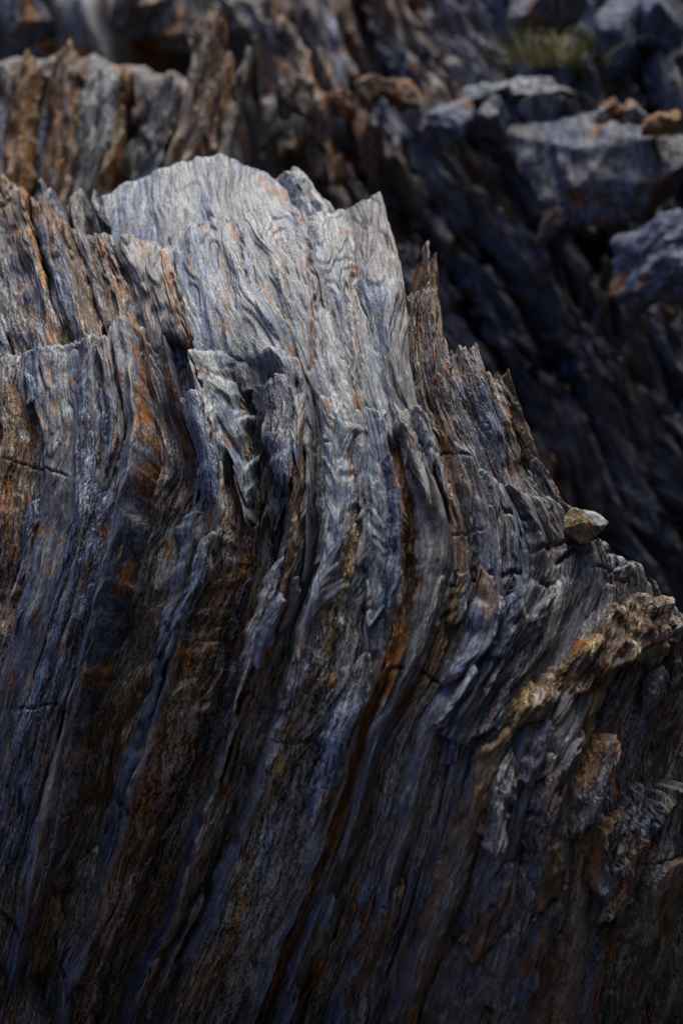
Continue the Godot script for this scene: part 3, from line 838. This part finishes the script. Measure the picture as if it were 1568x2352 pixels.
func surroundings() -> void:
	# ground
	var ni := 60
	var nj := 60
	var p := PackedVector3Array()
	var c := PackedColorArray()
	var uv := PackedVector2Array()
	for i in ni:
		for j in nj:
			var x := (i / float(ni - 1) - 0.5)
			var z := (j / float(nj - 1) - 0.5)
			x = signf(x) * pow(absf(x) * 2.0, 2.2) * 60.0
			z = signf(z) * pow(absf(z) * 2.0, 2.2) * 60.0
			p.append(Vector3(x, -0.25 + 0.08 * nc.get_noise_2d(x, z), z))
			c.append(mix(Color(0.10, 0.10, 0.10), Color(0.2, 0.19, 0.17), 0.5 + nc.get_noise_2d(x * 2.0, z * 2.0)))
			uv.append(Vector2(x, z))
	var g := commit("ground", grid_arrays(p, c, uv, ni, nj), mats.stone)
	tag(g, "dark stony ground around the outcrop", "", "", "structure")
	# hillside behind the outcrop
	p = PackedVector3Array()
	c = PackedColorArray()
	uv = PackedVector2Array()
	ni = 220
	nj = 200
	for i in ni:
		for j in nj:
			var x := lerpf(-3.5, 3.5, i / float(ni - 1))
			var y := lerpf(-0.6, 5.5, j / float(nj - 1))
			var z := slope_z(x, y) - 0.35
			var s := x * 0.85 + y * 0.5
			var r := absf(na.get_noise_2d(s * 5.0, (y - x * 0.4) * 1.6))
			var h := 0.20 * nc.get_noise_2d(x * 1.3, y * 1.3) + 0.16 * (0.3 - r)
			var fl := nd.get_noise_2d(s * 4.0 + 8.0, y * 1.6) * 4.0
			h += (floorf(fl) + smoothstep(0.7, 1.0, fl - floorf(fl))) * 0.035
			p.append(Vector3(x, y, z) + Vector3(0, 0.6, 0.8) * h)
			var k := 0.5 + na.get_noise_2d(s * 9.0, y * 2.0)
			var col := mix(TONES.dark[0], TONES.grey[1], k)
			col = mix(col, RUST, smoothstep(0.15, 0.4, nd.get_noise_2d(s * 6.0, y * 2.0 + 7.0)))
			c.append(col)
			uv.append(Vector2(s, y))
	var hs := commit("hillside", grid_arrays(p, c, uv, ni, nj, true), mats.stone)
	tag(hs, "rocky hillside rising behind the outcrop", "", "", "structure")

	for a in [[2.2, 1.6, -4.3, 0.9, 2.9, 1.3], [2.6, 1.8, -6.6, 0.9, 3.2, 1.3], [2.2, 1.2, -2.2, 0.9, 2.5, 1.1]]:  # unseen walls added on the right to shade the gully and lower face
		var w := thing("shade_wall", "added rock wall out of view, shading the gully from the right", "rock wall", Vector3(a[0], a[1], a[2]), "added shade walls beside the gully")
		block("shade_face", w, Vector3.ZERO, Vector3(a[3], a[4], a[5]), Vector3(0, 10, 0), "grey", int(a[2] * -70), {"res": 40, "rough": 0.6, "cut": 0.85, "square": 7.0})
	var cliff := thing("shade_wall", "tall added cliff out of view, shading the head of the gully", "rock wall", Vector3(2.1, 3.8, -7.4))  # unseen cliff added to keep light off the slabs across the gully
	block("shade_face", cliff, Vector3.ZERO, Vector3(1.9, 4.4, 1.2), Vector3(0, -8, 0), "grey", 311, {"res": 44, "rough": 0.6, "cut": 0.9, "square": 8.0})
	for a in [[-2.3, 3.6, 2.5, 1.6, 4.8, 1.2], [0.4, 3.8, 2.7, 1.7, 5.2, 1.3], [2.9, 3.4, 2.3, 1.6, 4.6, 1.3]]:  # unseen walls added behind the camera to hide sky from the lower face
		var w := thing("shade_wall", "added rock wall behind the camera, shading the foot of the outcrop", "rock wall", Vector3(a[0], a[1], a[2]), "added shade walls facing the outcrop")
		block("shade_face", w, Vector3.ZERO, Vector3(a[3], a[4], a[5]), Vector3(0, 10, 0), "grey", int(a[0] * 70 + 400), {"res": 40, "rough": 0.6, "cut": 0.85, "square": 7.0})
	ridge()
	far_rocks()
	gully()
	grass()


# a block centred on a sight line at a distance, w and h wide and high as seen, deep as a share of its width
func put(parent: Node, called: String, x: float, y: float, dist: float, w: float, h: float, deep: float, turn: Vector3, tone: String, o := {}) -> MeshInstance3D:
	var k := dist * 0.0002438 * 0.5
	var at := EYE + ray(x, y) * dist
	if parent is Node3D and parent != self:
		at -= parent.position
	return block(called, parent, at, Vector3(w * k, h * k, maxf(w, 40.0) * k * deep), turn, tone, int(x * 31.0 + y * 17.0), o)


func lone(called: String, label: String, category: String, group: String, x: float, y: float, dist: float, w: float, h: float, deep: float, turn: Vector3, tone: String, o := {}) -> void:
	var m := put(self, called, x, y, dist, w, h, deep, turn, tone, o)
	tag(m, label, category, group)


func ridge() -> void:
	var t := thing("rock_ridge", "ridge of upright grey, pink and rusty rock columns behind the outcrop, upper left", "rock ridge", Vector3.ZERO)
	lay_beds(2, -150.0)
	put(t, "ridge_body", 300, 400, 4.75, 900, 500, 0.35, Vector3(-20, 0, 0), "grey", {"res": 30, "tone2": "grey", "flute": 1.0})
	# centre, top, width as seen, lean, tones, rust, how far it stands proud
	for a in [[-10, 150, 60, 0, "grey", "blue", 0.1, 0.0], [32, 165, 52, -3, "blue", "grey", 0.15, 0.06], [86, 148, 42, -7, "rust", "ochre", 0.6, 0.1], [112, 190, 30, -6, "grey", "brown", 0.1, -0.12], [140, 170, 34, -6, "blue", "grey", 0.1, 0.02], [178, 128, 46, -7, "pink", "rust", 0.4, 0.1], [212, 170, 26, -5, "brown", "grey", 0.3, 0.0], [250, 165, 74, -3, "pale", "grey", 0.15, 0.08], [293, 160, 26, -2, "ochre", "rust", 0.5, 0.1], [325, 185, 34, -4, "grey", "brown", 0.05, -0.14], [356, 190, 30, -7, "grey", "blue", 0.1, -0.04], [388, 175, 32, -9, "grey", "blue", 0.2, 0.03], [420, 200, 24, -10, "grey", "brown", 0.2, -0.1], [440, 240, 30, -12, "rust", "brown", 0.5, 0.02], [486, 58, 56, -9, "pink", "brown", 0.35, 0.1], [520, 120, 28, -6, "pink", "rust", 0.5, 0.02], [545, 150, 30, -8, "ochre", "rust", 0.6, -0.02], [560, 95, 26, 2, "brown", "grey", 0.2, -0.08], [590, 88, 46, 8, "pink", "grey", 0.25, 0.08], [630, 190, 44, 10, "grey", "pink", 0.35, 0.04]]:
		var u: float = (a[0] + 80.0 + 0.17 * (a[1] - 250.0)) / 40.0
		var w: float = a[2] / 40.0 * 0.74
		layer(t, "rock_column", {"u": [u - w, u + w], "top": [[u - w, a[1] + 22.0], [u - w * 0.2, a[1]], [u + w, a[1] + 30.0]], "end": [[0, 560]], "raise": a[7] * 45.0, "prof": [-1.0, 0.5, 0.8, -0.8], "tone": a[4], "tone2": a[5], "rust": a[6] + 0.15, "jag_top": 14.0, "jag": 0.16, "round": 1.2, "round_top": 2.5, "thick": 0.25, "flake": 1.6, "rough": 1.6, "coarse": 1.6})
	build_layers()


func far_rocks() -> void:
	for a in [
		["pale pink boulder with a rounded top in the upper left corner", 165, 45, 110, 70, 12, "pink"], ["dark blue hollow-sided boulder near the top left corner", 285, 55, 130, 110, -20, "grey"], ["grey block below the pale pink boulder", 220, 100, 120, 70, 8, "grey"], ["blue grey rock at the upper left edge of the photo", 40, 60, 150, 130, 0, "blue"], ["small rusty rock left of the grey block", 110, 110, 70, 60, 20, "rust"], ["broad grey boulder with a dark pit above the ridge cap", 405, 70, 190, 150, -8, "grey"], ["brownish boulder at the top edge above the pitted boulder", 350, 5, 150, 60, 5, "ochre"]]:
		lone("boulder", a[0], "boulder", "boulders on the slope", a[1], a[2], 5.0, a[3] * 1.1, a[4] * 1.15, 0.9, Vector3(-15, 20, a[5]), a[6], {"tone2": "grey", "rust": 0.3, "rough": 0.5, "cut": 0.42, "cuts": 18, "square": 6.0, "res": 24})
	var n := 0
	n = 0
	for a in [[655, 220, 60, 130, 10, "grey"], [700, 225, 55, 110, 15, "pink"], [745, 262, 50, 150, -6, "pink"], [722, 340, 45, 130, 0, "pink"], [790, 250, 80, 90, 20, "grey"], [850, 215, 90, 80, 10, "pink"], [935, 215, 110, 70, -5, "olive"], [780, 395, 50, 90, -12, "rust"], [855, 350, 60, 140, 5, "ochre"]]:
		var w: String = ["grey upright rock right of the ridge columns", "pink angular rock right of the grey upright one", "tall pink rock with a rusty side behind the crest lump", "narrow pink spike just above the crest lump", "grey lump between the tall pink rock and the slanting slabs", "pink lump at the foot of the slanting slabs", "olive brown lump left of the white ledge", "rusty spike beside the top right corner of the outcrop", "ochre rock behind the broken edge of the outcrop"][n]
		n += 1
		lone("angular_rock", w, "rock", "angular rocks behind the crest", a[0], a[1], 4.55, a[2] * 1.15, a[3] * 1.1, 1.0, Vector3(-15, 20, a[4]), a[5], {"tone2": "brown", "rust": 0.4, "rough": 0.6, "cut": 0.42, "cuts": 18, "square": 6.0, "res": 26, "flute": 0.6})
	# right: olive slab, rusty blade, ledge
	lone("leaning_slab", "olive grey leaning slab left of the rusty blade", "rock slab", "", 1030, 115, 5.2, 130, 240, 0.5, Vector3(-10, -15, -14), "olive", {"tone2": "blue", "rust": 0.1})
	lone("leaning_slab", "dark brown slab between the olive slab and the rusty blade", "rock slab", "", 1112, 130, 5.1, 75, 210, 0.8, Vector3(-10, -15, -12), "grey", {"tone2": "brown"})
	lone("rock_spike", "tall rusty orange blade of rock left of the grass", "rock", "", 1160, 70, 5.05, 48, 250, 0.9, Vector3(-10, -20, 6), "rust", {"tone2": "pink", "rust": 0.6})
	lone("boulder", "grey boulder at the foot of the rusty blade", "boulder", "boulders on the slope", 1165, 165, 4.95, 100, 90, 0.9, Vector3(0, 20, 20), "grey", {"rust": 0.3})
	lone("ledge_cap", "left of the two whitish ledge stones", "ledge stone", "", 1110, 210, 4.75, 130, 40, 0.9, Vector3(-10, 20, 6), "pale", {"rust": 0.1})
	lone("ledge_cap", "longer whitish ledge stone under the grass", "ledge stone", "", 1235, 208, 4.72, 190, 50, 0.8, Vector3(-10, -10, -4), "pale", {"rust": 0.1})
	for a in [["dark angular boulder under the left whitish ledge stone", 1130, 270, 120, 130, 15, "grey"], ["dark triangular boulder under the longer whitish ledge stone", 1235, 262, 100, 120, -10, "grey"], ["small blue stone below the whitish ledge", 1200, 305, 70, 40, 5, "blue"], ["blue grey boulder left of the dark angular one", 1020, 285, 150, 120, 20, "blue"], ["flat blue boulder at the top right above the big slab", 1420, 90, 150, 230, -15, "blue"], ["blue boulder in the upper right corner", 1500, 60, 150, 190, 12, "blue"], ["grey boulder on the right edge above the orange rim", 1545, 140, 90, 130, 0, "grey"], ["dark rock in the shade under the grass", 1270, 150, 170, 90, 0, "grey"], ["dark boulder behind the grass", 1270, 40, 200, 130, 5, "grey"]]:
		lone("boulder", a[0], "boulder", "boulders on the slope", a[1], a[2], 4.9 if a[2] < 200 else 4.6, a[3] * 1.1, a[4] * 1.1, 0.9, Vector3(-10, 15, a[5]), a[6], {"tone2": "blue", "rust": 0.2, "rough": 0.5, "cut": 0.42, "cuts": 20, "square": 6.0, "res": 26})
	lone("big_slab", "broad blue grey slab with an orange upper rim on the right", "rock slab", "", 1395, 400, 4.5, 430, 310, 0.35, Vector3(-32, -18, 14), "blue", {"tone2": "grey", "rust": 0.25, "res": 48, "cut": 0.7, "rough": 0.7, "square": 7.0})
	lone("rim_stone", "orange stone on the upper rim of the broad slab, near the right edge", "stone", "", 1510, 285, 4.42, 130, 80, 0.8, Vector3(-10, -10, 20), "rust", {"rust": 0.5})
	lone("rim_stone", "small orange and white stone on the rim of the broad slab", "stone", "", 1405, 258, 4.42, 70, 60, 0.8, Vector3(-10, 10, 0), "rust", {"tone2": "pale", "rust": 0.4})
	lone("rim_stone", "pale stone between the orange stones on the slab rim", "stone", "", 1450, 262, 4.45, 80, 60, 0.8, Vector3(-10, 10, 0), "pale", {"rust": 0.3})
	lone("lower_slab", "smooth blue slab below the crack on the right edge", "rock slab", "", 1530, 590, 4.3, 260, 270, 0.4, Vector3(-25, -20, -20), "blue", {"rust": 0.1, "res": 30})


func gully() -> void:
	for a in [
		["rusty stone on the slanting slabs right of the broken fins", 1262, 515, 4.2, 60, 120, -28, "rust"], ["brown stone on the slanting slabs below the rusty stone", 1330, 610, 4.2, 60, 130, 40, "brown"]]:
		lone("gully_rock", a[0], "rock", "rocks in the gully", a[1], a[2], a[3] + 0.22, a[4] * 1.2, a[5] * 1.2, 0.9, Vector3(-10, -15, a[6]), a[7], {"tone2": "grey", "rust": 0.2, "cut": 0.4, "res": 32, "rough": 0.5, "cuts": 20, "square": 7.0})
	bedrock()


func bedrock() -> void:
	var t := thing("rock_slope", "steep bedrock of slanting slabs and dark clefts across the gully, right of the outcrop", "rock slope")
	lay_beds(1, -200.0)
	var rng := RandomNumberGenerator.new()
	rng.seed = 31
	for k in 30:
		var u := -1.0 + k * 0.48
		layer(t, "slanting_layer", {"u": [u, u + 0.54], "top": [[0, -190]], "end": [[0, 1750]], "raise": -5.0 + rng.randf_range(-5.0, 5.0), "prof": [-2.0, 0.2, 1.5, 2.5], "tone": ["grey", "blue", "mauve", "grey", "blue"][k % 5], "tone2": ["brown", "grey", "blue"][k % 3], "rust": 0.2, "rough": 2.0, "flake": 2.0, "jag": 0.1, "thick": 0.3, "coarse": 2.2})
	for a in [[3.9, 5.2, 500, 330, 9.0, "blue", 60], [5.2, 6.3, 430, 300, 7.0, "grey", -70], [4.3, 5.6, 700, 340, 11.0, "mauve", 80], [5.8, 7.2, 640, 300, 9.0, "olive", -90], [6.6, 8.2, 560, 260, 7.0, "blue", 60], [5.3, 6.6, 880, 380, 10.0, "grey", 90], [3.0, 3.9, 600, 460, 8.0, "blue", 50], [3.6, 4.6, 940, 420, 9.0, "blue", 70], [6.8, 8.0, 830, 330, 9.0, "blue", -60], [4.6, 5.5, 1120, 380, 9.0, "mauve", 70], [2.9, 3.7, 330, 260, 8.0, "grey", -40], [3.8, 4.8, 300, 220, 7.0, "blue", 50]]:
		var w: float = a[1] - a[0]
		layer(t, "slanting_slab", {"u": [a[0], a[1]], "v": [a[0] + w * 0.2, a[1] - w * 0.1], "top": [[a[0], a[2] - a[6]], [a[0] + w * 0.4, a[2] - 35.0], [a[0] + w * 0.6, a[2] + 30.0], [a[1], a[2] + a[6]]], "end": [[a[0], a[2] + a[3] - a[6]], [a[1], a[2] + a[3] + a[6]]], "raise": a[4], "prof": [-5.0, 1.0, 2.5, -4.0], "tone": a[5], "tone2": "grey", "rust": 0.2, "crust": 0.1, "rough": 1.6, "flake": 2.0, "jag": 0.12, "jag_top": 16.0, "round": 0.6, "round_top": 0.9, "thick": 0.35, "coarse": 1.7, "mat": "smooth"})
	for k in 92:
		var y := -170.0 + 1480.0 * k / 92.0 + rng.randf_range(-30, 30)
		var u := rng.randf_range(0.6, 12.0) if y < 560.0 else rng.randf_range(1.8, 8.5)
		var w := rng.randf_range(0.35, 1.3)
		var long := rng.randf_range(160, 520)
		var tip := rng.randf_range(-90, 90)
		var far := y < 180.0 and u < 5.8
		layer(t, "slanting_slab", {"u": [u - w * 0.5, u + w * 0.5], "v": [u - w * rng.randf_range(0.2, 0.8), u + w * rng.randf_range(0.2, 0.8)], "top": [[u - w * 0.5, y - tip], [u, y + rng.randf_range(-40, 40)], [u + w * 0.5, y + tip]], "end": [[u - w * 0.5, y + long - tip], [u + w * 0.5, y + long + tip]], "raise": rng.randf_range(-2.0, 13.0), "prof": [-4.0, 0.0, 1.0, rng.randf_range(-3.0, 4.0)], "tone": (["pink", "grey", "brown", "pink", "grey"] if far else ["blue", "grey", "blue", "mauve", "grey"])[k % 5], "tone2": ["grey", "blue", "brown", "blue"][k % 4], "rust": 0.45 if far else rng.randf_range(0.05, 0.35), "crust": 0.1, "rough": 2.0, "flake": 2.2, "jag": 0.14, "jag_top": 20.0, "round": 0.6, "round_top": 1.2, "thick": 0.3, "coarse": 1.7, "mat": ["worn", "smooth", "rock"][k % 3]})
	build_layers()


func grass() -> void:
	var t := thing("grass_tuft", "yellow green tuft of grass growing between the dark boulders, upper right", "grass tuft", EYE + ray(1255, 140) * 4.6)
	var rng := RandomNumberGenerator.new()
	rng.seed = 5
	var m := StandardMaterial3D.new()
	m.resource_name = "grass"
	m.vertex_color_use_as_albedo = true
	m.roughness = 0.6
	m.backlight_enabled = true
	m.backlight = Color(0.4, 0.4, 0.2)
	for i in 150:
		var st := SurfaceTool.new()
		st.begin(Mesh.PRIMITIVE_TRIANGLES)
		var root := Vector3(rng.randfn() * 0.055, rng.randf_range(-0.02, 0.02), rng.randfn() * 0.03)
		var lean := Vector3(root.x * 4.0 + rng.randfn() * 0.35, 1.0, rng.randfn() * 0.3).normalized()
		var tall := rng.randf_range(0.06, 0.14)
		var side := lean.cross(Vector3(rng.randfn(), 0.2, rng.randfn())).normalized() * 0.0022
		var col := mix(Color(0.08, 0.10, 0.02), Color(0.24, 0.21, 0.06), rng.randf())
		var last := root
		for k in 4:
			var f := (k + 1) / 4.0
			var nx := root + lean * tall * f + Vector3(lean.x, -0.5, lean.z) * tall * f * f * 0.5
			var w0 := side * (1.0 - (f - 0.25))
			var w1 := side * (1.0 - f)
			for v in [last - w0, last + w0, nx + w1, last - w0, nx + w1, nx - w1]:
				st.set_color(col)
				st.add_vertex(v)
			last = nx
		st.generate_normals()
		var o := MeshInstance3D.new()
		o.name = "grass_blade"
		o.mesh = st.commit()
		o.material_override = m
		t.add_child(o, true)
